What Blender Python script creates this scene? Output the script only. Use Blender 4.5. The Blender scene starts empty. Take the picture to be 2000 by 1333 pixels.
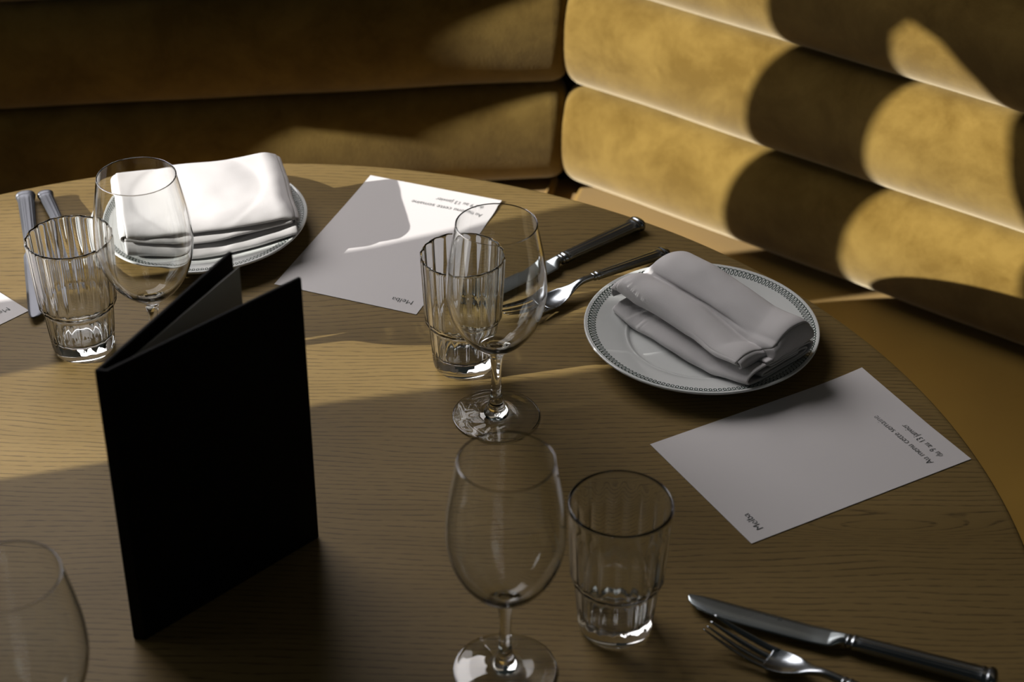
import bpy, bmesh, math, random
from mathutils import Vector, Matrix, noise
random.seed(7)
PI = math.pi
SC = bpy.context.scene
COL = SC.collection

# ------------------------------------------------------------------ camera, light, exposure
TH, RO, H = 0.59836, 0.00747, 0.9002
F = Vector((0, math.cos(TH), -math.sin(TH)))
R0 = Vector((1, 0, 0)); U0 = R0.cross(F)
R = R0 * math.cos(RO) + U0 * math.sin(RO)
U = U0 * math.cos(RO) - R0 * math.sin(RO)
cam = bpy.data.cameras.new('camera'); co = bpy.data.objects.new('camera', cam); COL.objects.link(co)
cam.sensor_width = 36; cam.lens = 3656.91 / 2000 * 36; cam.clip_start = .05; cam.clip_end = 50
m = Matrix.Identity(4)
for i in range(3):
    m[i][0] = R[i]; m[i][1] = U[i]; m[i][2] = -F[i]
m[2][3] = H
co.matrix_world = m
cam.dof.use_dof = True; cam.dof.focus_distance = 1.56; cam.dof.aperture_fstop = 7.5
SC.camera = co
SC.view_settings.view_transform = 'Standard'; SC.view_settings.look = 'None'
SC.view_settings.exposure = 0.0; SC.view_settings.gamma = 1; SC.view_settings.use_curve_mapping = False
SC.cycles.max_bounces = 20; SC.cycles.transmission_bounces = 16; SC.cycles.transparent_max_bounces = 16
SC.cycles.caustics_reflective = True; SC.cycles.caustics_refractive = True
SC.cycles.sample_clamp_indirect = 3.0; SC.cycles.use_denoising = True; SC.cycles.blur_glossy = 0.3

SLOPE, EL = 0.28, math.radians(21.0)          # sun heading in plan, elevation
K = math.tan(EL) * math.sqrt(1 + SLOPE * SLOPE)
sd = Vector((1, SLOPE, -K)).normalized()
sun = bpy.data.lights.new('sun', 'SUN'); sun.energy = 11.6; sun.angle = math.radians(0.34); sun.color = (1, .97, .91)
so = bpy.data.objects.new('sun', sun); COL.objects.link(so)
so.rotation_euler = sd.to_track_quat('-Z', 'Y').to_euler(); so.location = (-4, 0, 3)
sun.cycles.is_caustics_light = True

def area(name, loc, target, sx, sy, power, color):
    l = bpy.data.lights.new(name, 'AREA'); l.shape = 'RECTANGLE'; l.size = sx; l.size_y = sy
    l.energy = power; l.color = color
    o = bpy.data.objects.new(name, l); COL.objects.link(o); o.location = loc
    o.rotation_euler = (Vector(target) - Vector(loc)).to_track_quat('-Z', 'Y').to_euler()
    return o
area('daylight_back_window', (-.92, 2.35, 1.34), (-0.1, 1.2, 0), 1.35, .95, 30, (1, .95, .94))
area('daylight_front_window', (1.3, -1.6, 1.5), (0, 1.4, 0), 0.9, 1.4, 1.3, (.93, 1, .97))  # added soft fill from the camera side, for glass reflections and shaded fronts

area('sky_left_window', (-1.95, 1.35, .75), (0, 1.35, .2), 1.2, 1.3, 10, (.95, .97, 1))
w = bpy.data.worlds.new('world'); SC.world = w; w.use_nodes = True
w.node_tree.nodes['Background'].inputs[0].default_value = (.80, .95, .92, 1)
w.node_tree.nodes['Background'].inputs[1].default_value = 0.015

# ------------------------------------------------------------------ helpers
def link(name, mesh, mat=None, parent=None, smooth=True):
    o = bpy.data.objects.new(name, mesh); COL.objects.link(o)
    if mat: mesh.materials.append(mat)
    if parent: o.parent = parent
    if smooth and hasattr(mesh, 'polygons'):
        mesh.polygons.foreach_set('use_smooth', [True] * len(mesh.polygons))
    return o
def pm(name, verts, faces, mat=None, parent=None, smooth=True):
    me = bpy.data.meshes.new(name); me.from_pydata([tuple(v) for v in verts], [], faces); me.update()
    return link(name, me, mat, parent, smooth)
def tag(o, label=None, cat=None, group=None, kind=None):
    if label: o['label'] = label
    if cat: o['category'] = cat
    if group: o['group'] = group
    if kind: o['kind'] = kind
    return o
def empty(name, loc=(0, 0, 0), rz=0, label=None, cat=None, group=None):
    o = bpy.data.objects.new(name, None); COL.objects.link(o); o.location = loc; o.rotation_euler = (0, 0, rz)
    o.empty_display_size = .02
    return tag(o, label, cat, group)
def copy_tree(o, parent=None):
    c = o.copy(); COL.objects.link(c)
    if parent: c.parent = parent
    for ch in list(o.children): copy_tree(ch, c)
    return c
def bevel(o, wd, seg=3, ang=35):
    b = o.modifiers.new('bevel', 'BEVEL'); b.width = wd; b.segments = seg; b.limit_method = 'ANGLE'; b.angle_limit = math.radians(ang)
    b.harden_normals = False
    return o
def box(name, x0, x1, y0, y1, z0, z1, mat, parent=None, bv=0):
    v = [(x, y, z) for x in (x0, x1) for y in (y0, y1) for z in (z0, z1)]
    f = [(0, 1, 3, 2), (4, 6, 7, 5), (0, 4, 5, 1), (2, 3, 7, 6), (0, 2, 6, 4), (1, 5, 7, 3)]
    o = pm(name, v, f, mat, parent, smooth=False)
    if bv: bevel(o, bv)
    return o
def prism(name, pts, z0, z1, mat, parent=None, bv=0, seg=3, smooth=False):
    n = len(pts)
    v = [(p[0], p[1], z0) for p in pts] + [(p[0], p[1], z1) for p in pts]
    f = [tuple(range(n - 1, -1, -1)), tuple(range(n, 2 * n))] + [(i, (i + 1) % n, n + (i + 1) % n, n + i) for i in range(n)]
    o = pm(name, v, f, mat, parent, smooth=smooth)
    if bv: bevel(o, bv, seg)
    return o
def catmull(P, n):
    out = []
    m_ = len(P)
    for i in range(m_ - 1):
        p0 = P[max(i - 1, 0)]; p1 = P[i]; p2 = P[i + 1]; p3 = P[min(i + 2, m_ - 1)]
        for k in range(n):
            t = k / n; t2 = t * t; t3 = t2 * t
            out.append(tuple(.5 * ((2 * b) + (-a + c) * t + (2 * a - 5 * b + 4 * c - d) * t2 + (-a + 3 * b - 3 * c + d) * t3) for a, b, c, d in zip(p0, p1, p2, p3)))
    out.append(tuple(P[-1]))
    return out
def lathe(name, prof, mat, parent=None, seg=96, mod=None, flip=False):
    v = []; f = []; rings = []
    for (r, z) in prof:
        if r < 1e-6:
            rings.append([len(v)]); v.append((0, 0, z))
        else:
            st = len(v); rings.append(list(range(st, st + seg)))
            for k in range(seg):
                a = 2 * PI * k / seg; rr = r * (mod(r, z, a) if mod else 1)
                v.append((rr * math.cos(a), rr * math.sin(a), z))
    for A, B in zip(rings[:-1], rings[1:]):
        for k in range(seg):
            k2 = (k + 1) % seg
            if len(A) == 1 and len(B) == 1: continue
            if len(A) == 1: q = (A[0], B[k2], B[k])
            elif len(B) == 1: q = (A[k], A[k2], B[0])
            else: q = (A[k], A[k2], B[k2], B[k])
            f.append(q[::-1] if flip else q)
    return pm(name, v, f, mat, parent)

# ------------------------------------------------------------------ materials
class NT:
    def __init__(s, name):
        s.m = bpy.data.materials.new(name); s.m.use_nodes = True; s.t = s.m.node_tree; s.b = s.t.nodes['Principled BSDF']
    def n(s, ty, **k):
        o = s.t.nodes.new(ty)
        for a, b in k.items():
            if a in o.inputs: o.inputs[a].default_value = b
            else: setattr(o, a, b)
        return o
    def l(s, a, b): s.t.links.new(a, b)
    def set(s, **k):
        for a, b in k.items(): s.b.inputs[a.replace('_', ' ')].default_value = b
        return s
    def ramp(s, src, stops):
        r = s.n('ShaderNodeValToRGB'); s.l(src, r.inputs[0])
        while len(r.color_ramp.elements) < len(stops): r.color_ramp.elements.new(.5)
        for e, (p, c) in zip(r.color_ramp.elements, stops): e.position = p; e.color = tuple(c) + (1,) if len(c) == 3 else c
        return r
    def coords(s, scale=(1, 1, 1)):
        tc = s.n('ShaderNodeTexCoord'); mp = s.n('ShaderNodeMapping'); s.l(tc.outputs['Object'], mp.inputs[0]); mp.inputs['Scale'].default_value = scale
        return mp.outputs[0]
    def bump(s, src, strength, dist):
        b = s.n('ShaderNodeBump'); b.inputs['Strength'].default_value = strength; b.inputs['Distance'].default_value = dist
        s.l(src, b.inputs['Height']); s.l(b.outputs[0], s.b.inputs['Normal'])

def plain(name, col, rough=.5, **k):
    t = NT(name); t.set(Base_Color=col + (1,), Roughness=rough, **k); return t.m

def wood_mat():
    t = NT('stained_oak')
    c = t.coords()
    sx = t.n('ShaderNodeSeparateXYZ'); t.l(c, sx.inputs[0])
    # slow wander of the growth lines
    mp = t.n('ShaderNodeMapping'); t.l(c, mp.inputs[0]); mp.inputs['Scale'].default_value = (1.6, 5.0, 1)
    wn = t.n('ShaderNodeTexNoise', Scale=1.0, Detail=3.0, Roughness=.5); t.l(mp.outputs[0], wn.inputs['Vector'])
    mp2 = t.n('ShaderNodeMapping'); t.l(c, mp2.inputs[0]); mp2.inputs['Scale'].default_value = (22, 60, 1)
    wn2 = t.n('ShaderNodeTexNoise', Scale=1.0, Detail=2.0); t.l(mp2.outputs[0], wn2.inputs['Vector'])
    def math_(op, a, b):
        n = t.n('ShaderNodeMath', operation=op)
        for i, q in enumerate((a, b)):
            if isinstance(q, (int, float)): n.inputs[i].default_value = q
            else: t.l(q, n.inputs[i])
        return n.outputs[0]
    y = math_('ADD', sx.outputs[1], math_('MULTIPLY', wn.outputs[0], .085))
    y = math_('ADD', y, math_('MULTIPLY', wn2.outputs[0], .0028))
    # one cathedral figure near the right edge
    mc = t.n('ShaderNodeMapping'); t.l(c, mc.inputs[0]); mc.inputs['Scale'].default_value = (1 / .085, 1 / .0125, 0); mc.inputs['Location'].default_value = (-.50 / .085, -.045 / .0125, 0)
    ln = t.n('ShaderNodeVectorMath', operation='DOT_PRODUCT'); t.l(mc.outputs[0], ln.inputs[0]); t.l(mc.outputs[0], ln.inputs[1])
    y = math_('ADD', y, math_('MULTIPLY', math_('EXPONENT', math_('MULTIPLY', ln.outputs['Value'], -1), 0), .026))
    ph = math_('MULTIPLY', y, 1 / .0056)
    fr = math_('FRACT', ph, 0)
    lines = t.ramp(fr, [(0, (0, 0, 0)), (.07, (1, 1, 1)), (.17, (.85, .85, .85)), (.26, (.16, .16, .16)), (.7, (.04, .04, .04))])
    # broken pores
    mp3 = t.n('ShaderNodeMapping'); t.l(c, mp3.inputs[0]); mp3.inputs['Scale'].default_value = (75, 520, 1)
    pn = t.n('ShaderNodeTexNoise', Scale=1.0, Detail=2.0, Roughness=.6); t.l(mp3.outputs[0], pn.inputs['Vector'])
    pr = t.ramp(pn.outputs[0], [(.40, (0, 0, 0)), (.56, (1, 1, 1))])
    mp4 = t.n('ShaderNodeMapping'); t.l(c, mp4.inputs[0]); mp4.inputs['Scale'].default_value = (90, 1500, 1)
    fn = t.n('ShaderNodeTexNoise', Scale=1.0, Detail=2.0); t.l(mp4.outputs[0], fn.inputs['Vector'])
    fine = t.ramp(fn.outputs[0], [(.35, (0, 0, 0)), (.75, (1, 1, 1))])
    dark = math_('MULTIPLY', lines.outputs[0], math_('ADD', math_('MULTIPLY', pr.outputs[0], .8), .2))
    dark = math_('ADD', math_('MULTIPLY', dark, .60), math_('MULTIPLY', fine.outputs[0], .12))
    mp5 = t.n('ShaderNodeMapping'); t.l(c, mp5.inputs[0]); mp5.inputs['Scale'].default_value = (2, 14, 1)
    bn = t.n('ShaderNodeTexNoise', Scale=1.0, Detail=2.0); t.l(mp5.outputs[0], bn.inputs['Vector'])
    base = t.ramp(bn.outputs[0], [(.3, (.138, .092, .031)), (.7, (.188, .128, .048))])
    mx = t.n('ShaderNodeMix', data_type='RGBA'); t.l(dark, mx.inputs[0]); t.l(base.outputs[0], mx.inputs[6]); mx.inputs[7].default_value = (.018, .012, .006, 1)
    t.l(mx.outputs[2], t.b.inputs['Base Color'])
    t.set(Roughness=.50)
    t.b.inputs['Specular IOR Level'].default_value = .14
    inv = math_('SUBTRACT', 1, dark)
    t.bump(inv, .25, .0004)
    return t.m

def velvet_mat():
    t = NT('mustard_velvet')
    c = t.coords()
    n1 = t.n('ShaderNodeTexNoise', Scale=14.0, Detail=9.0, Roughness=.68, Distortion=.3); t.l(c, n1.inputs['Vector'])
    r = t.ramp(n1.outputs[0], [(.38, (.092, .053, .006)), (.62, (.148, .093, .018))])
    t.l(r.outputs[0], t.b.inputs['Base Color'])
    t.set(Roughness=.85, Sheen_Weight=.42, Sheen_Roughness=.5, Sheen_Tint=(1, .86, .6, 1))
    t.b.inputs['Specular IOR Level'].default_value = .1
    n2 = t.n('ShaderNodeTexNoise', Scale=420.0, Detail=2.0); t.l(c, n2.inputs['Vector'])
    t.bump(n2.outputs[0], .35, .0006)
    return t.m
def seat_mat():
    t = NT('ochre_seat_fabric')
    c = t.coords()
    n1 = t.n('ShaderNodeTexNoise', Scale=6.0, Detail=3.0); t.l(c, n1.inputs['Vector'])
    r = t.ramp(n1.outputs[0], [(.3, (.20, .110, .010)), (.7, (.25, .142, .016))])
    t.l(r.outputs[0], t.b.inputs['Base Color'])
    t.set(Roughness=.5, Sheen_Weight=.2)
    t.b.inputs['Specular IOR Level'].default_value = .3
    return t.m
def linen_mat():
    t = NT('white_linen')
    c = t.coords()
    n1 = t.n('ShaderNodeTexNoise', Scale=1400.0, Detail=1.0); t.l(c, n1.inputs['Vector'])
    t.set(Base_Color=(.49, .475, .475, 1), Roughness=.9, Sheen_Weight=.0)
    t.b.inputs['Specular IOR Level'].default_value = .15
    t.b.inputs['Subsurface Weight'].default_value = 0
    t.bump(n1.outputs[0], .3, .0003)
    return t.m
def paper_mat():
    t = NT('white_paper')
    c = t.coords()
    n1 = t.n('ShaderNodeTexNoise', Scale=900.0, Detail=2.0); t.l(c, n1.inputs['Vector'])
    t.set(Base_Color=(.53, .51, .51, 1), Roughness=.7)
    t.b.inputs['Specular IOR Level'].default_value = .25
    t.bump(n1.outputs[0], .12, .0002)
    return t.m
def steel_mat(name, col, rough):
    t = NT(name); c = t.coords()
    n1 = t.n('ShaderNodeTexNoise', Scale=14.0, Detail=1.0); t.l(c, n1.inputs['Vector'])
    r = t.ramp(n1.outputs[0], [(.3, (rough * .85,) * 3), (.7, (rough * 1.15,) * 3)])
    t.l(r.outputs[0], t.b.inputs['Roughness'])
    t.set(Base_Color=col + (1,), Metallic=1.0)
    return t.m
WOOD = wood_mat(); VELVET = velvet_mat(); SEAT = seat_mat(); LINEN = linen_mat(); PAPER = paper_mat()
STEEL = steel_mat('polished_steel', (.27, .29, .31), .22)
BLADE = steel_mat('satin_blade_steel', (.30, .33, .34), .28)
GREYM = steel_mat('dull_pewter_handle', (.12, .125, .14), .5)
INK = plain('dark_ink', (.02, .03, .03), .6)
ETCH = plain('etched_mark', (.02, .025, .03), .6)
PORC = plain('white_porcelain', (.56, .575, .565), .12, Coat_Weight=.3)
GREEN = plain('green_glaze', (.006, .026, .020), .25)
BLACK = plain('black_book_cloth', (.0035, .0035, .0035), .75)
BLACK.node_tree.nodes['Principled BSDF'].inputs['Specular IOR Level'].default_value = .12
INNER = plain('grey_white_card', (.46, .47, .45), .8)
WALL = plain('dark_plaster', (.045, .035, .022), .8)
FLOOR = plain('dark_floor', (.05, .04, .03), .5)
IRON = plain('blackened_metal', (.02, .02, .02), .5)
g = NT('clear_glass'); g.set(Base_Color=(.985, .995, .99, 1), Roughness=0.012, IOR=1.5, Transmission_Weight=1.0); GLASS = g.m

# ------------------------------------------------------------------ room shell
ZS = -0.28          # seat level (table top = 0)
box('floor', -1.7, 2.4, -1.8, 2.6, -.76, -.74, FLOOR)['kind'] = 'structure'

def C2W(c, e): return (c - SLOPE * 1.6, e + 1.6 * K)          # sun-beam coordinates to the plane x = -1.6
def holed_wall(name, x, y0, y1, z0, z1, holes, th, mat):
    import mathutils
    pts = [Vector((y0, z0)), Vector((y1, z0)), Vector((y1, z1)), Vector((y0, z1))]
    loops = [pts] + [[Vector(p) for p in h] for h in holes]
    co_ = []; edges = []
    for lp in loops:
        st = len(co_); n = len(lp); co_ += lp
        edges += [(st + i, st + (i + 1) % n) for i in range(n)]
    vs, es, fs, *_ = mathutils.geometry.delaunay_2d_cdt(co_, edges, [], 0, 1e-6)
    def inside(p, poly):
        c = False; j = len(poly) - 1
        for i in range(len(poly)):
            a, b = poly[i], poly[j]
            if (a.y > p.y) != (b.y > p.y) and p.x < (b.x - a.x) * (p.y - a.y) / (b.y - a.y) + a.x: c = not c
            j = i
        return c
    keep = []
    for f in fs:
        ce = sum((vs[i] for i in f), Vector((0, 0))) / len(f)
        if not any(inside(ce, lp) for lp in loops[1:]): keep.append(tuple(f))
    me = bpy.data.meshes.new(name); me.from_pydata([(x, v.x, v.y) for v in vs], [], keep); me.update()
    o = link(name, me, mat, smooth=False)
    s = o.modifiers.new('thick', 'SOLIDIFY'); s.thickness = th; s.offset = 0
    o['kind'] = 'structure'
    return o
def smooth_loop(P, n=6):
    P2 = P + [P[0], P[1], P[2]]
    out = catmull(P2, n)
    return out[n:-n - 1] if False else out[n:n + len(P) * n]
# openings of an unseen gobo wall, shaped for the sun patches, as beam (c, e)
OA = [(1.235, -.42), (1.235, -.22), (1.235, -.15), (1.236, -.12), (1.262, -.085), (1.270, -.06), (1.266, -.02), (1.258, .02), (1.262, .055), (1.29, .082), (1.34, .090), (1.39, .075), (1.412, .045), (1.400, .015), (1.385, -.02), (1.379, -.06), (1.380, -.09), (1.398, -.13), (1.384, -.17), (1.378, -.25), (1.376, -.42)]
OB = [(1.512, -.50), (1.510, -.30), (1.500, -.18), (1.500, -.10), (1.506, -.05), (1.526, 0.0), (1.543, .05), (1.552, .12), (1.575, .18), (1.610, .228), (1.645, .248), (1.675, .250), (1.692, .22), (1.699, .14), (1.706, .04), (1.717, -.08), (1.728, -.30), (1.73, -.50)]
OC = [(1.868, -.50), (1.862, -.30), (1.848, -.17), (1.832, -.02), (1.816, .12), (1.814, .20), (1.825, .27), (1.86, .32), (1.93, .34), (2.0, .32), (2.045, .27), (2.056, .20), (2.056, .10), (2.058, -.10), (2.062, -.235), (2.09, -.27), (2.10, -.50)]
holes = [[C2W(c, e) for c, e in h] for h in (OA, OB, OC)]
wl = holed_wall('gobo_wall_left', -1.6, -.6, 2.6, -.74, 2.0, holes, .012, WALL)

# walls behind the banquette; the back wall has a wide window above the backrest
ur = Vector((.801, -.5985, 0)); nr = Vector((.5985, .801, 0))       # right banquette: along, into wall
ul = Vector((-.9917, -.129, 0)); nl = Vector((-.129, .9917, 0))     # left banquette: along (to the left), into wall
CORN = Vector((.071, 2.1, 0))
def slab(name, o, u, n, L, z0, z1, th, mat):
    a = o; b = o + u * L; pts = [a, b, b + n * th, a + n * th]
    q = prism(name, [(p.x, p.y) for p in pts], z0, z1, mat); q['kind'] = 'structure'; return q
slab('wall_back', CORN + nl * .16 - ul * .05, ul, nl, 1.75, -.74, .52, .03, WALL)
slab('wall_right', CORN + nr * .16 - ur * .05, ur, nr, 1.9, -.74, 1.6, .03, WALL)

# ------------------------------------------------------------------ banquettes
PITCH, BUL = .1360, .045
def roll(name, parent, o, u, n, L, zc, mat, er=.026):
    # a long stuffed channel with rounded ends; o = start on the crease line, u along, -n towards the room
    prof = []
    N = 40
    for k in range(N):
        a = 2 * PI * k / N
        ca, sa = math.cos(a), math.sin(a)
        ex = 2 / 2.15
        d = math.copysign(abs(ca) ** ex, ca); h = math.copysign(abs(sa) ** ex, sa)
        prof.append((d, h))
    ts = [0, .0008, .003, .007, .012, .018, .025, er] + [er + (L - 2 * er) * i / 40 for i in range(1, 41)] + [L - er + er * q for q in (.4, .7, .9, .98, 1)]
    v = []; f = []
    for t in ts:
        q = min(t, L - t); s = 1 if q >= er else max(.0, 1 - (1 - q / er) ** 2.4) ** (1 / 2.4)
        sh = PITCH / 2 - er * .85 * (1 - s) if s > 0 else PITCH / 2 - er * .85
        sb = BUL - er * (1 - s)
        wob = .0016 * noise.noise(Vector((t * 9, zc * 31, 1.3)))
        for d, h in prof:
            dd = d * sb if d > 0 else d * .06
            p = o + u * t - n * (dd + wob * (d > 0)) + Vector((0, 0, zc + h * (sh + .0008) + .0012 * noise.noise(Vector((t * 7, h + zc * 9, d)))))
            v.append(p)
    for i in range(len(ts) - 1):
        for k in range(N):
            k2 = (k + 1) % N
            f.append((i * N + k, (i + 1) * N + k, (i + 1) * N + k2, i * N + k2))
    f.append(tuple(range(N))); f.append(tuple(range(len(ts) * N - 1, (len(ts) - 1) * N - 1, -1)))
    ob = pm(name, v, f, mat, parent)
    bm = bmesh.new(); bm.from_mesh(ob.data); bmesh.ops.recalc_face_normals(bm, faces=bm.faces); bm.to_mesh(ob.data); bm.free()
    return ob
def banquette(which, u, n, L, gap, nrolls, label):
    root = empty('banquette', CORN + Vector((0, 0, -.74)), 0, label, 'banquette', 'upholstered bench sections meeting at the corner')
    root_off = -Vector(root.location)
    for i in range(nrolls):
        r_ = roll('backrest_roll', root, CORN + root_off + u * gap, u, n, L, ZS + PITCH * (i + .5) + .011, VELVET)
    return root
bl = banquette('left', ul, nl, 1.62, .006, 5, 'mustard velvet banquette section along the back, mostly in shadow')
br = banquette('right', ur, nr, 1.75, .005, 5, 'mustard velvet banquette section on the right, lit by bold sun patches')
mit = (-(nr + nl)).normalized()                      # mitre direction, out from the corner
def seat(root, u, n, L, g0, depth=.56, tm=.40):
    off = -Vector(root.location)
    def P(a, b): p = CORN + off + u * a - n * b; return (p.x, p.y)
    k0 = [P(g0, -.02), P(L, -.02), P(L, depth), P(g0 + depth * tm, depth)]
    z = -root.location.z
    o = prism('seat_cushion', k0, ZS - .16 + z, ZS + z, SEAT, root, .006, 3)
    k1 = [P(g0 + .01, -.02), P(L, -.02), P(L, depth - .06), P(g0 + .02 + (depth - .06) * tm, depth - .06)]
    prism('plinth', k1, -.74 + z, ZS - .162 + z, IRON, root)
    k2 = [P(.012, -.07), P(L, -.07), P(L, -.155), P(.012, -.155)]
    prism('back_panel', k2, -.74 + z, ZS + PITCH * 5 + .02 + z, VELVET, root, .01)
    if u is ul:          # sunk strip closing the gap between the two seats
        k3 = [P(.014, -.02), P(.014 + depth * tm * .96, depth * .96), P(.014 + depth * tm - .05, depth), P(-.03, -.03)]
        prism('corner_filler', k3[::-1], ZS - .16 + z, ZS - .010 + z, SEAT, root, .003)
    return o
seat(bl, ul, nl, 1.62, .010, .56, .33); seat(br, ur, nr, 1.75, .010, .56, .425)
for rt, u_, n_, g_ in ((bl, ul, nl, .022),):
    # stitched welt along the mitred edge of the left seat
    off = -Vector(rt.location); tm = math.tan(math.radians(22.0)); v = []; f = []
    for i in range(20):
        b = .0 + .5 * i / 19; c = CORN + off + u_ * (g_ + b * .33) - n_ * b
        for k in range(6):
            a = 2 * PI * k / 6
            v.append(c + u_ * math.cos(a) * .0022 + Vector((0, 0, ZS + .0005 + math.sin(a) * .0022)))
        if i:
            for k in range(6): f.append(((i - 1) * 6 + k, (i - 1) * 6 + (k + 1) % 6, i * 6 + (k + 1) % 6, i * 6 + k))
    pm('welt', v, f, SEAT, rt)

# ------------------------------------------------------------------ table
TC = Vector((-.21987, 1.03218, 0)); TR = .6009
tb = empty('dining_table', (TC.x, TC.y, -.74), 0, 'round brown oak table laid with glasses, plates and menus', 'table')
ed = [(0, -.026), (TR - .012, -.026), (TR - .003, -.022), (TR - .0006, -.016), (TR, -.010), (TR - .0002, -.004), (TR - .0012, -.0012), (TR - .003, -.0002), (TR - .006, 0), (TR * .5, 0), (0, 0)]
o = lathe('tabletop', [(r, z + .74) for r, z in ed], WOOD, tb, 360)
o = lathe('pedestal', [(0, .03), (.05, .03), (.045, .06), (.04, .2), (.04, .6), (.06, .68), (.16, .7135), (0, .7135)], IRON, tb, 48)
o = lathe('base', [(0, 0), (.26, 0), (.265, .008), (.25, .02), (.06, .035), (0, .035)], IRON, tb, 64)

# ------------------------------------------------------------------ glasses
def gl(o):
    o.cycles.is_caustics_caster = True
def make_wine(loc, label, rz=0, first=[None]):
    foot = catmull([(0, .0016), (.012, .0014), (.024, .0010), (.031, .0002), (.0340, .0), (.0352, .0007), (.0353, .0013), (.0345, .0018), (.030, .0021), (.022, .0028), (.0150, .0042), (.0105, .0064), (.0078, .0096), (.0062, .0135)], 6)
    stem = catmull([(.0078, .0096), (.0062, .0135), (.0049, .019), (.0042, .027), (.0040, .038), (.0042, .049), (.0052, .057), (.0066, .062), (.0098, .0660)], 6)[6:-6]
    bowl = catmull([(.0052, .057), (.0066, .062), (.0104, .0662), (.0175, .0718), (.0250, .0795), (.0315, .0895), (.0362, .1015), (.0386, .1140), (.0391, .1230), (.0384, .1370), (.0365, .1510), (.0340, .1650), (.0315, .1785), (.0313, .1796), (.0308, .1800), (.0303, .1795), (.0304, .1784), (.0329, .1650), (.0354, .1510), (.0373, .1370), (.0380, .1230), (.0375, .1142), (.0351, .1022), (.0304, .0906), (.0240, .0812), (.0165, .0742), (.0095, .0705), (.0040, .0690), (0, .0687)], 6)[6:]
    root = empty('wine_glass', loc, rz, label, 'wine glass', 'stemmed wine glasses on the table')
    if first[0] is None:
        bowl[0] = stem[-1]; stem[0] = foot[-1]
        meshes = []
        for nm, pf in (('bowl', bowl), ('stem', stem), ('foot', foot)):
            o = lathe(nm, pf, GLASS, root, 96); gl(o); meshes.append(o)
        # common normals across the joins
        first[0] = meshes
    else:
        for s in first[0]:
            c = s.copy(); COL.objects.link(c); c.parent = root; gl(c)
    return root
make_wine((-.0123, 1.2129, 0), 'sunlit wine glass in the centre, standing in front of the fluted tumbler')
make_wine((-.0030, .9236, 0), 'wine glass in front, standing beside the shaded tumbler near the front edge')
make_wine((-.2950, 1.2820, 0), 'sparkling wine glass between the black menu holder and the left plate')
make_wine((-.2895, .8130, 0), 'cropped wine glass at the bottom left, in front of the menu holder')

def tumbler_mesh(name, rim_flute):
    NF = 18
    outer = catmull([(0, .0022), (.012, .0020), (.0195, .0012), (.0225, .0000), (.0243, .0006), (.0256, .0030), (.0264, .0075), (.0272, .016), (.0284, .030), (.0291, .0400), (.0295, .0425), (.0304, .0445), (.0320, .0463), (.0326, .0490), (.0330, .056), (.0339, .072), (.0348, .090), (.0354, .1040), (.0356, .1078), (.0354, .1096), (.0347, .1104), (.0339, .1100), (.0334, .1085), (.0331, .1040), (.0324, .0900), (.0315, .0720), (.0306, .0560), (.0302, .0510), (.0294, .0478), (.0279, .0455), (.0270, .0430), (.0266, .0400), (.0260, .0300), (.0250, .0200), (.0242, .0168), (.0218, .0140), (.0150, .0124), (.007, .0119), (0, .0118)], 5)
    n = len(outer); itop = max(range(n), key=lambda i: outer[i][1])
    idx = {}
    for i, p in enumerate(outer): idx[p] = i
    def mod_factory():
        cnt = [0]
        def mod(r, z, a): return 1
        return mod
    v = []; f = []; rings = []; seg = NF * 9
    for i, (r, z) in enumerate(outer):
        if r < 1e-6: rings.append([len(v)]); v.append((0, 0, z)); continue
        st = len(v); rings.append(list(range(st, st + seg)))
        out_side = i < itop
        amp = 1.7 if out_side else .12
        fade = min(1, max(0, (z - .009) / .012))
        rimf = 1 if rim_flute else min(1, max(0, (.100 - z) / .018))
        led = 1 - .75 * math.exp(-((z - .0455) / .0022) ** 2)
        amp *= fade * rimf * led * (1 if r > .02 else 0)
        for k in range(seg):
            a = 2 * PI * k / seg
            aa = (a % (2 * PI / NF)) - PI / NF
            poly = math.cos(PI / NF) / math.cos(aa)          # flat facets
            sc = 1 - amp * (1 - poly) * 1.35
            v.append((r * sc * math.cos(a), r * sc * math.sin(a), z))
    for A, B in zip(rings[:-1], rings[1:]):
        for k in range(seg):
            k2 = (k + 1) % seg
            if len(A) == 1: f.append((A[0], B[k2], B[k]))
            elif len(B) == 1: f.append((A[k], A[k2], B[0]))
            else: f.append((A[k], A[k2], B[k2], B[k]))
    me = bpy.data.meshes.new(name); me.from_pydata(v, [], f); me.update(); me.materials.append(GLASS)
    me.polygons.foreach_set('use_smooth', [True] * len(me.polygons))
    return me
TM = tumbler_mesh('tumbler', True); TM2 = tumbler_mesh('tumbler_round_rim', False)
for me, loc, rz, s, lb in ((TM, (-.3621, 1.306, 0), .1, .995, 'fluted glass tumbler at the left, in front of the dark cutlery'),
                        (TM, (-.0402, 1.2853, 0), .25, .985, 'fluted glass tumbler behind the centre wine glass'),
                        (TM2, (.0733, .9688, 0), .4, 1.0, 'plain-rimmed fluted tumbler standing in shade at the front right')):
    o = bpy.data.objects.new('tumbler', me); COL.objects.link(o); o.location = loc; o.rotation_euler = (0, 0, rz); o.scale = (s, s, s)
    tag(o, lb, 'glass', 'fluted water tumblers'); gl(o)

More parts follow.
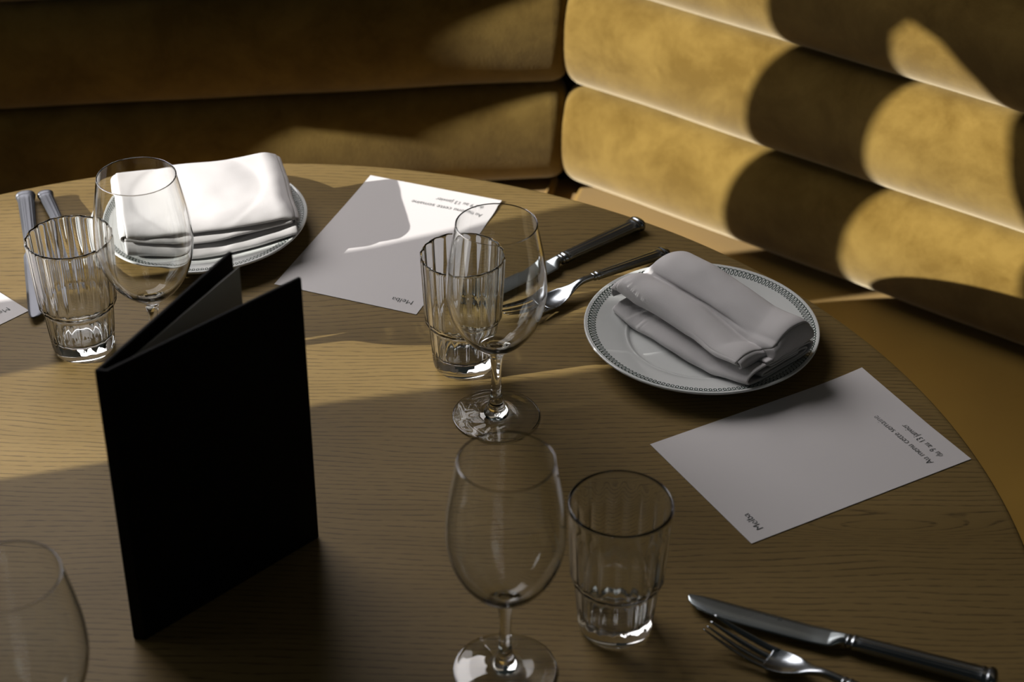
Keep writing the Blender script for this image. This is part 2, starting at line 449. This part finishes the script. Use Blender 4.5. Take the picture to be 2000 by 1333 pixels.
# ------------------------------------------------------------------ plates
def zplate(r):
    P = [(0, .0062), (.052, .0062), (.058, .0064), (.0605, .0072), (.0625, .0086), (.0640, .0092), (.0660, .0098), (.070, .0112), (.080, .0142), (.090, .0172), (.0965, .0192), (.0985, .0197)]
    for a, b in zip(P[:-1], P[1:]):
        if r <= b[0]: return a[1] + (b[1] - a[1]) * (r - a[0]) / (b[0] - a[0])
    return P[-1][1]
def make_plate(loc, label, src=None):
    root = empty('dinner_plate', loc, 0, label, 'plate', 'white plates with a looped green border')
    if src:
        for ch in src.children:
            c = ch.copy(); COL.objects.link(c); c.parent = root
        return root
    top = [(0, .0062), (.04, .0062), (.056, .0063), (.0590, .0066), (.0605, .0072), (.0618, .0082), (.0632, .0090), (.0640, .0091), (.0652, .0094), (.070, .0112), (.080, .0142), (.090, .0172), (.0965, .0192), (.0985, .0198), (.0993, .0196), (.0996, .0188), (.0991, .0178), (.096, .0158), (.085, .0118), (.072, .0075), (.062, .0040), (.0595, .0020), (.0580, .0), (.0560, .0), (.0545, .0022), (.040, .0024), (0, .0024)]
    o = lathe('dish', catmull(top, 3)[::-1], PORC, root, 192)
    v = []; f = []
    NL = 150; PP = 14; tot = NL * PP; ns = 4; rt = .00030
    pts = []
    for i in range(tot):
        t = 2 * PI * (i % PP) / PP; ph = 2 * PI * i / tot
        rr = .0930 + 0.0032 * math.cos(t); dph = (.0021 * math.sin(t)) / .093
        a = ph + dph
        pts.append(Vector((rr * math.cos(a), rr * math.sin(a), zplate(rr) + .00006)))
    for i in range(tot):
        T = (pts[(i + 1) % tot] - pts[i - 1]).normalized(); B = Vector((0, 0, 1)); S = T.cross(B).normalized()
        wd = .00046
        v += [pts[i] - S * wd, pts[i] + Vector((0, 0, .00016)), pts[i] + S * wd]
    for i in range(tot):
        j = (i + 1) % tot
        f += [(3 * i, 3 * j, 3 * j + 1, 3 * i + 1), (3 * i + 1, 3 * j + 1, 3 * j + 2, 3 * i + 2)]
    b = pm('looped_border', v, f, GREEN, root); b['label'] = 'dark green looped line around the rim'
    return root
pr_ = make_plate((.16038, 1.31865, 0), 'white plate with green looped rim on the right, under a folded napkin')
make_plate((-.28998, 1.49453, 0), 'white plate at the far left, under a brightly sunlit napkin', pr_)

# ------------------------------------------------------------------ napkins
def ribbon_layers(paths, length, nv, seedv, prof_scale):
    """paths: list of (u, w) mm polylines; extruded along v with soft irregularity."""
    verts = []; faces = []
    for pi_, P in enumerate(paths):
        Q = catmull([(a / 1000, b / 1000) for a, b in P], 5)
        nq = len(Q); base = len(verts)
        for j in range(nv + 1):
            t = j / nv; vv = (t - .5) * length
            for (u, w_) in Q:
                un, wn, vn = prof_scale(u, w_, t, pi_)
                nz = noise.noise_vector(Vector((un * 28 + seedv, wn * 60, vv * 22)))
                nz2 = noise.noise_vector(Vector((un * 80, wn * 120 + seedv, vv * 55)))
                verts.append((un + nz.x * .0016 + nz2.x * .0005, vv + vn + nz.y * .0012, wn + nz.z * .0014 * min(1, wn / .02) + nz2.z * .0004))
        for j in range(nv):
            for i in range(nq - 1):
                a = base + j * nq + i
                faces.append((a, a + 1, a + nq + 1, a + nq))
    return verts, faces
def napkin(name, loc, rz, paths, length, seedv, shape, label, th=.0021, caps=()):
    v, f = ribbon_layers(paths, length, 56, seedv, shape)
    for (sgn, pi_, u0, u1, wmin, wbot, curl) in caps:
        # the top sheet turned down over one end
        P = [p for p in catmull([(a / 1000, b / 1000) for a, b in paths[pi_]], 8) if u0 <= p[0] * 1000 <= u1 and p[1] * 1000 >= wmin]
        base = len(v); nr_ = 9; t = 1 if sgn > 0 else 0
        for r_ in range(nr_):
            q = r_ / (nr_ - 1)
            for (u, w_) in P:
                un, wn, vn = shape(u, w_, t, pi_)
                nz = noise.noise_vector(Vector((un * 28 + seedv, wn * 60, sgn * length * 11)))
                nz2 = noise.noise_vector(Vector((un * 90 + q * 2, q * 3, seedv)))
                wb = wbot / 1000
                out = .0035 * math.sin(min(1, q * 3) * PI / 2) + curl * math.sin(q * PI) + nz2.y * .0018 * q
                v.append((un + nz.x * .0016 + nz2.x * .0012 * q, sgn * (length / 2 + out - .0012) + vn + nz.y * .0012, (wn + nz.z * .0014 - .0004) * (1 - q) + (wb + nz2.z * .002) * q - .0012 * (1 - math.cos(min(1, q * 2) * PI / 2))))
        n_ = len(P)
        for r_ in range(nr_ - 1):
            for i in range(n_ - 1):
                a = base + r_ * n_ + i; f.append((a, a + 1, a + n_ + 1, a + n_))
    o = pm(name, v, f, LINEN)
    s = o.modifiers.new('cloth', 'SOLIDIFY'); s.thickness = th; s.offset = 0; s.use_even_offset = False
    sb = o.modifiers.new('soft', 'SUBSURF'); sb.levels = 1; sb.render_levels = 1
    o.location = loc; o.rotation_euler = (0, 0, rz)
    return tag(o, label, 'napkin', 'folded white napkins on the plates')

# right napkin: local x = across (front-left to back-right), local y = towards its right-front end
RN = [
    [(60, 17.5), (40, 17), (22, 16.5), (17, 14.5), (20, 12.2), (40, 12), (62, 12.3), (69, 15.5), (66, 19.5), (50, 21), (25, 20.5)],
    [(60, 24), (30, 24.3), (10, 23.2), (2, 20), (-2, 15), (1, 10.6), (10, 9.6), (40, 9.6), (66, 9.8), (73, 12), (76, 18), (72, 23.5), (60, 25.5), (40, 27), (20, 27)],
    [(30, 30.5), (15, 30), (8, 33), (16, 37), (30, 35), (40, 37), (58, 40), (66, 36), (62, 32)],
    [(12, 28), (4, 28.6), (1, 32), (4, 38), (12, 41.5), (22, 41.0), (31, 37.6), (35, 38.5), (40, 44.5), (48, 49.0), (58, 50.5), (68, 48.5), (75, 42), (77, 33), (75, 28.5), (68, 27.5)],
]
def shape_r(u, w_, t, k):
    un, wn, vn = u, w_, 0
    # upper wrap drapes down at the right-front end and pinches at the left-back end
    if k >= 2:
        vn0 = .007 * (1 - t) * max(0, u / .076); wn -= .004 * max(0, (.3 - t) / .3) * max(0, (u - .04) / .03)
        wn += .005 * max(0, (w_ - .024) / .026)
        d = max(0, (t - .93) / .07); wn -= .003 * d * d * max(0, (w_ - .03) / .02)
        d2 = max(0, (.10 - t) / .10); wn -= .006 * d2 * d2 * max(0, (w_ - .03) / .02)
        wn += .003 * math.sin(t * 5.2 + .4) * max(0, (w_ - .03) / .02)
        un += .004 * math.sin(t * 4.0) * (1 if u < .036 else 0) - .003 * (t - .5)
        vn = -.004 + vn0
        if u < .034: vn -= .010 * max(0, (t - .5)) * 2 ; wn -= .008 * max(0, t - .45) * (w_ > .034)
    else:
        vn = .001 * (t - .5) * 2 - .002
        if t < .3: wn = wn * (1 - .25 * (.3 - t) / .3)
    return un, wn, vn
a_r = math.radians(-48.6) - PI / 2           # local y -> (.66,-.75)
ax = Vector((math.cos(a_r), math.sin(a_r), 0)); ay = Vector((-ax.y, ax.x, 0))
# we need local y along (.66,-.75) and local x along (.75,.66)
a_r = math.atan2(.66, .75)
nc = Vector((.1690, 1.3120, 0)) - Vector((.75, .66, 0)) * .0375
napr = napkin('napkin', (0, 0, 0), 0, RN, .155, 3.1, shape_r, 'white linen napkin folded on the right plate, in soft shade', caps=[(1, 3, 0, 77, 36, 27, .001), (-1, 3, 0, 77, 30, 22, .003)])
# local (x, y) -> world: x * (.75,.66) + y * (.66,-.75); mirrored basis, so rebuild the mesh in place
def place_mirror(o, xa, ya, c):
    for vv in o.data.vertices:
        p = vv.co.copy(); vv.co = Vector((p.x * xa[0] + p.y * ya[0], p.x * xa[1] + p.y * ya[1], p.z))
    pc = Vector((.16038, 1.31865)) if c[0] > 0 else Vector((-.28998, 1.49453))
    for vv in o.data.vertices:
        r_ = (Vector((vv.co.x + c[0], vv.co.y + c[1])) - pc).length
        lift = zplate(min(r_, .0985)) - .0062
        vv.co.z += lift * max(.35, 1 - max(0, vv.co.z - .010) / .05)
    o.data.flip_normals(); o.data.update(); o.location = c
place_mirror(napr, (.7509, .6604), (.6604, -.7509), (nc.x, nc.y, -.0015))

LN = [
    [(20, 11.3), (80, 11.0), (96, 12), (99, 15.5), (95, 19), (60, 19.5), (20, 19), (4, 18.2), (0, 15), (4, 11.8), (16, 11), (40, 13.5), (80, 14.0)],
    [(14, 9.7), (-5, 9.9), (-9.5, 11.5), (-9.5, 15), (-5, 19.6), (6, 21.8), (24, 22.5), (60, 22.5), (96, 22), (100, 17), (98, 11), (90, 9.7), (40, 9.7)],
    [(88, 25), (50, 25.5), (18, 25.0), (2, 25.0), (-5, 25.6), (-6, 27.6), (-2, 30.8), (8, 32.4), (30, 33), (70, 33), (88, 33)],
    [(24, 34.6), (6, 34.2), (-3, 34.2), (-5.5, 35.6), (-3.5, 38.6), (2, 42.2), (10, 44.8), (24, 46.2), (50, 47.2), (80, 47.6), (95, 47.8), (99.5, 47.0), (102, 44.5), (103, 40), (103, 30), (101, 24.5), (90, 24)],
]
def shape_l(u, w_, t, k):
    un, wn, vn = u, w_, 0
    if k == 3:
        d = max(0, (t - .90) / .10); wn -= .006 * d * d
        wn -= .010 * max(0, .35 - t) * (1 if w_ > .03 else 0)
        un += .002 * math.sin(t * 7)
    if k == 2: vn = -.002; un += .0015 * math.sin(t * 6 + 1)
    if k <= 1: vn = .003 * (t - .5); un += .001 * math.sin(t * 5)
    wn += .0012 * math.sin(t * 8 + k) * (wn > .02)
    return un, wn, vn
napl = napkin('napkin', (0, 0, 0), 0, LN, .153, 8.7, shape_l, 'white linen napkin in thick folds on the left plate, in full sun', caps=[(1, 3, -5, 103, 35.5, 24, .001), (-1, 3, -5, 103, 35.5, 27, .003)])
# local x -> perpendicular (back), local y -> along to the right
lc = Vector((-.2845, 1.4935, 0)) - Vector((-.2588, .9659, 0)) * .0475
place_mirror(napl, (-.2588, .9659), (.9659, .2588), (lc.x, lc.y, -.0010))

# ------------------------------------------------------------------ cutlery
def loft(name, secs, mat, parent, ns=40, shape=None):
    """secs: (x, halfwidth, halfheight, zc[, yc]) along x"""
    v = []; f = []
    for s in secs:
        x_, hw, hh, zc = s[:4]; yc = s[4] if len(s) > 4 else 0
        for k in range(ns):
            a = 2 * PI * k / ns; c, q = math.cos(a), math.sin(a)
            g_ = shape(x_, a) if shape else 1
            v.append((x_, yc + math.copysign(abs(c) ** .8, c) * hw * g_, zc + math.copysign(abs(q) ** .8, q) * hh * g_))
    n = len(secs)
    for i in range(n - 1):
        for k in range(ns):
            k2 = (k + 1) % ns
            f.append((i * ns + k, i * ns + k2, (i + 1) * ns + k2, (i + 1) * ns + k))
    f.append(tuple(range(ns - 1, -1, -1))); f.append(tuple(range((n - 1) * ns, n * ns)))
    return pm(name, v, f, mat, parent)
def handle_secs(x0, L, w0, w1, h0, h1, z):
    S = []
    # collar, fluted shaft, capital, dome; x grows away from the working end
    def a(x_, wk, hk): 
        t = max(0, min(1, (x_ - x0) / L)); S.append((x_, (w0 + (w1 - w0) * t) * wk, (h0 + (h1 - h0) * t) * hk, z))
    for x_, k in ((0, .62), (.0012, .86), (.0024, .92), (.0036, .80), (.0046, .80), (.0056, .98), (.0068, 1.0), (.0080, .88)): a(x0 + x_, k, k)
    for i in range(22): a(x0 + .009 + (L - .009 - .012) * i / 21, .94, .94)
    for x_, k in ((-.0112, .98), (-.0100, 1.02), (-.0086, .95), (-.0076, .95), (-.0066, 1.06), (-.0050, 1.10), (-.0034, 1.04), (-.0020, .92), (-.0008, .58), (0, .2)): a(x0 + L + x_, k, k)
    return S
def flutes(x0, L):
    def sh(x_, a):
        if x_ < x0 + .009 or x_ > x0 + L - .0125: return 1
        e = min(1, (x_ - x0 - .009) / .003, (x0 + L - .0125 - x_) / .003 + .0)
        return 1 - .13 * max(0, e) * (1 - abs(math.cos(a * 7)) ** .45)
    return sh
def make_knife(loc, ang, label, src=None, mirror=1, hm=None, group='table knives'):
    root = empty('table_knife', loc, ang, label, 'knife', group)
    if src:
        for ch in src.children:
            c = ch.copy(); COL.objects.link(c); c.parent = root
            for g2 in ch.children:
                d = g2.copy(); COL.objects.link(d); d.parent = c
        return root
    X0 = .114
    o = loft('handle', handle_secs(X0, .104, .0064, .0086, .0047, .0056, .0066), hm or STEEL, root, 64, flutes(X0, .104))
    # blade from tip (x=0) to bolster; +y = back (spine), -y = cutting edge
    prof = [(0.0, .0045, .0052), (.0008, .0018, .0070), (.003, -.0012, .0080), (.008, -.0046, .0088), (.016, -.0078, .0091), (.028, -.0100, .0090), (.045, -.0107, .0088), (.065, -.0108, .0086), (.085, -.0106, .0083), (.100, -.0104, .0080), (.1045, -.0098, .0076), (.1075, -.0078, .0066), (.110, -.0056, .0054), (.1125, -.0044, .0044), (.115, -.0042, .0042)]
    prof = catmull(prof, 4)
    v = []; f = []
    NY = 8
    for (x_, y0, y1) in prof:
        y0_, y1_ = y0, y1
        tb_ = max(0, (x_ - .103) / .010); th = .0011 + .0026 * min(1, tb_)
        zc = .0052 + .0014 * min(1, max(0, (x_ - .09) / .02))
        for s in (1, -1):
            rng = range(NY + 1) if s == 1 else range(NY - 1, 0, -1)
            for j in rng:
                q = j / NY; y = y0_ + (y1_ - y0_) * q
                prof_t = min(1, (q * 2.6) ** .7) * (1 if q < .93 else .7)
                if j == 0 or j == NY: prof_t = .12 if j == 0 else .55
                if j == 0 or j == NY: v.append((x_, y, zc)); 
                else: v.append((x_, y, zc + s * th * prof_t))
    n = 2 * NY
    for i in range(len(prof) - 1):
        for k in range(n):
            k2 = (k + 1) % n
            f.append((i * n + k, (i + 1) * n + k, (i + 1) * n + k2, i * n + k2))
    f.append(tuple(range(n))); f.append(tuple(range(len(prof) * n - 1, (len(prof) - 1) * n - 1, -1)))
    b = pm('blade', v, f, hm or BLADE, root)
    return root
def make_fork(loc, ang, label, src=None, hm=None, hlen=.098, group='table forks'):
    root = empty('table_fork', loc, ang, label, 'fork', group)
    if src:
        for ch in src.children:
            c = ch.copy(); COL.objects.link(c); c.parent = root
        return root
    X0 = .100
    HL = hlen
    hs = handle_secs(X0, HL, .0048, .0072, .0036, .0044, 0)
    hs = [(s[0], s[1], s[2], .0125 - .0068 * (s[0] - X0) / HL) for s in hs]
    loft('handle', hs, hm or STEEL, root, 64, flutes(X0, HL))
    # head: neck, palm, four tines (x=0 at the tine tips), tips lifted
    def zc(x_):
        P = [(0, .0125), (.012, .0088), (.025, .0056), (.038, .0034), (.050, .0028), (.060, .0042), (.075, .0098), (.088, .0132), (.100, .0128), (.104, .0124)]
        for a, b in zip(P[:-1], P[1:]):
            if x_ <= b[0]:
                t = (x_ - a[0]) / (b[0] - a[0]); t = t; return a[1] + (b[1] - a[1]) * t
        return P[-1][1]
    zs = lambda x_: (zc(x_ - .004) + zc(x_) * 2 + zc(x_ + .004)) / 4 if .004 < x_ < .1 else zc(x_)
    V = []; Fc = []
    def sweep(secs, ns=14):
        base = len(V)
        for (x_, hw, hh, yc) in secs:
            for k in range(ns):
                a = 2 * PI * k / ns; c, q = math.cos(a), math.sin(a)
                y = yc + math.copysign(abs(c) ** .75, c) * hw
                dish = 0.0028 * min(1, (y / .011) ** 2) * (1 if x_ < .068 else max(0, 1 - (x_ - .068) / .01))
                V.append((x_, y, zs(x_) + dish + math.copysign(abs(q) ** .75, q) * hh))
        n = len(secs)
        for i in range(n - 1):
            for k in range(ns):
                k2 = (k + 1) % ns
                Fc.append((base + i * ns + k, base + i * ns + k2, base + (i + 1) * ns + k2, base + (i + 1) * ns + k))
        Fc.append(tuple(base + k for k in range(ns - 1, -1, -1))); Fc.append(tuple(base + (n - 1) * ns + k for k in range(ns)))
    for i in range(4):
        y0 = (i - 1.5) * .0062
        secs = []
        for j in range(22):
            t = j / 21; x_ = .050 * t
            hw = .0007 + .0011 * min(1, t * 2.2) + .0002 * t; hh = .0005 + .0007 * min(1, t * 3)
            yc = y0 * (.88 + .12 * min(1, t * 1.6)) 
            secs.append((x_, hw, hh, yc))
        sweep(secs)
    palm = []
    for x_, hw in catmull([(.046, .0112), (.050, .0116), (.056, .0114), (.062, .0104), (.068, .0086), (.074, .0062), (.080, .0042), (.087, .0032), (.095, .0031), (.1025, .0033)], 4):
        palm.append((x_, hw, .0012 + .0014 * max(0, min(1, (x_ - .066) / .02)), 0))
    sweep(palm, 28)
    pm('head', V, Fc, hm or STEEL, root)
    return root
def ang(a, b): return math.atan2(b[1] - a[1], b[0] - a[0])
k0 = make_knife((.1243, .9892, 0), ang((.1243, .9885), (.3265, .9105)), 'steel knife with engraved blade lying at the front right corner')
def text(body, parent, mat, loc, xdir, zdir_flip, width, size, name='printed_lettering'):
    cu = bpy.data.curves.new(name, 'FONT'); cu.body = body; cu.size = size; cu.resolution_u = 4; cu.offset = -.00012; cu.extrude = .00002
    tmp = bpy.data.objects.new('tmp', cu); COL.objects.link(tmp)
    dg = bpy.context.evaluated_depsgraph_get(); me = bpy.data.meshes.new_from_object(tmp.evaluated_get(dg))
    bpy.data.objects.remove(tmp)
    xs = [v.co.x for v in me.vertices]; wd = max(xs) - min(xs); x0 = min(xs)
    for v in me.vertices: v.co.x = (v.co.x - x0) * width / wd
    me.name = name; me.materials.clear(); me.materials.append(mat)
    o = bpy.data.objects.new(name, me); COL.objects.link(o); o.parent = parent
    o.location = loc; o.rotation_euler = (0, 0, xdir)
    return o
k1 = make_knife((-.0435, 1.3660, 0), ang((-.0435, 1.366), (.1205, 1.5105)), 'dark steel knife lying behind the centre wine glass', k0)
k2 = make_knife((-.4075, 1.3440, 0), ang((-.4075, 1.344), (-.4645, 1.5500)), 'dark knife at the far left, pointing at the tumbler', None, hm=GREYM)
f0 = make_fork((.1371, .9576, 0), math.radians(-33.0), 'steel fork resting below the engraved knife at the front right')
f1 = make_fork((-.0085, 1.3415, 0), math.radians(38.2), 'steel fork lying between the dark knife and the right plate', None, hlen=.091)
f2 = make_fork((-.3720, 1.3800, 0), ang((-.372, 1.380), (-.4475, 1.5560)), 'dark fork at the far left, behind the tumbler', None, hm=GREYM, hlen=.094)
# engraved maker's line on the near knife
bd = [c for c in k0.children if c.name.startswith('blade')][0]
text('ecolas', bd, ETCH, (.0640, .0052, .00635), PI, 0, .0085, .0030, 'engraved_lettering')
v = []; f = []
for i in range(3):
    x0 = .0652 + i * .0011; b = len(v)
    for (dx, dy) in ((0, .0), (.0006, .0), (.0009, .0028 + .0006 * (i == 1)), (.0003, .0028 + .0006 * (i == 1))): v.append((x0 + dx, .0028 + dy, .00637))
    f.append((b, b + 1, b + 2, b + 3))
pm('engraved_emblem', v, f, ETCH, bd, False)

# ------------------------------------------------------------------ paper menus
def sheet(O, a, w_, l, label, curl, group='printed paper menus'):
    # local x = long side (u), local y = -v ; origin at the near left corner
    nx, ny = 42, 28; v = []; f = []
    for i in range(nx + 1):
        for j in range(ny + 1):
            u_, v_ = l * i / nx, w_ * j / ny
            v.append((u_, -v_, .0006 + curl(u_ / l, v_ / w_)))
    for i in range(nx):
        for j in range(ny):
            q = i * (ny + 1) + j; f.append((q, q + ny + 1, q + ny + 2, q + 1)[::-1])
    o = pm('paper_menu', v, f, PAPER, None, False)
    s = o.modifiers.new('thick', 'SOLIDIFY'); s.thickness = .0003; s.offset = -1
    o.location = (O[0], O[1], 0); o.rotation_euler = (0, 0, a)
    tag(o, label, 'menu', group)
    # lettering reads along -v, tops towards -u
    def put(body, u_, v_, width, size=.0088):
        zz = .0009 + curl(u_ / l, v_ / w_)
        t_ = text(body, o, INK, (u_, -v_, zz), PI / 2, 0, width, size)
        return t_
    put('Melba', .0183, .1270, .0197); put('Au menu cette semaine', .1815, .1268, .0700); put('du 9 au 13 janvier', .1940, .1235, .0465)
    return o
sheet((.10963, 1.17623), .51691, .13742, .21, 'white paper menu at the right, its corner reaching the table edge', lambda a, b: .0030 * (max(0, a - .7) / .3) ** 2 * max(0, 1 - b * 1.6))
sheet((-.21236, 1.40720), 1.21747, .13742, .21, 'white paper menu between the two plates, crossed by the napkin shadow', lambda a, b: .0012 * (max(0, a - .7) / .3) ** 2)
XD = math.radians(228.0)
sheet((-.4210 + .13742 * math.cos(XD), 1.3612 + .13742 * math.sin(XD)), math.radians(138.0), .13742, .21, 'cropped white paper menu at the left edge of the picture', lambda a, b: 0)

# ------------------------------------------------------------------ standing menu holder
mr = empty('menu_holder', (-.2550, .9520, 0), 0, 'black cloth-covered menu holder standing half open in the foreground', 'menu holder')
def cover(name, a, b, th, z0, z1, side, mat, parent, bv=.0012):
    a = Vector(a) - Vector((mr.location.x, mr.location.y)); b = Vector(b) - Vector((mr.location.x, mr.location.y))
    d = (b - a).normalized(); n = Vector((-d.y, d.x)) * side * th
    pts = [a, b, b + n, a + n]
    if side < 0: pts = pts[::-1]
    return prism(name, [(p.x, p.y) for p in pts], z0, z1, mat, parent, bv)
HB = .2275
cover('front_cover', (-.2512, .9500), (-.1412, 1.0605), .0032, 0, HB, 1, BLACK, mr)
cover('back_cover', (-.2597, .9525), (-.1946, 1.0945), .0032, 0, HB, -1, BLACK, mr)
cover('spine', (-.2600, .9512), (-.2506, .9496), .0030, 0, HB, 1, BLACK, mr)
cover('inner_card', (-.2505, .9590), (-.1875, 1.0870), .0006, .004, .2195, -1, INNER, mr, 0)['label'] = 'pale grey card inside the holder'
cover('binding_post', (-.2530, .9555), (-.2500, .9600), .0016, .004, .2235, -1, PORC, mr, .0006)

for o in SC.objects:
    if o.type == 'MESH' and not (o.data.materials and o.data.materials[0] == GLASS):
        if o.name.split('.')[0] in ('tabletop', 'dish', 'napkin', 'paper_menu'): o.cycles.is_caustics_receiver = True
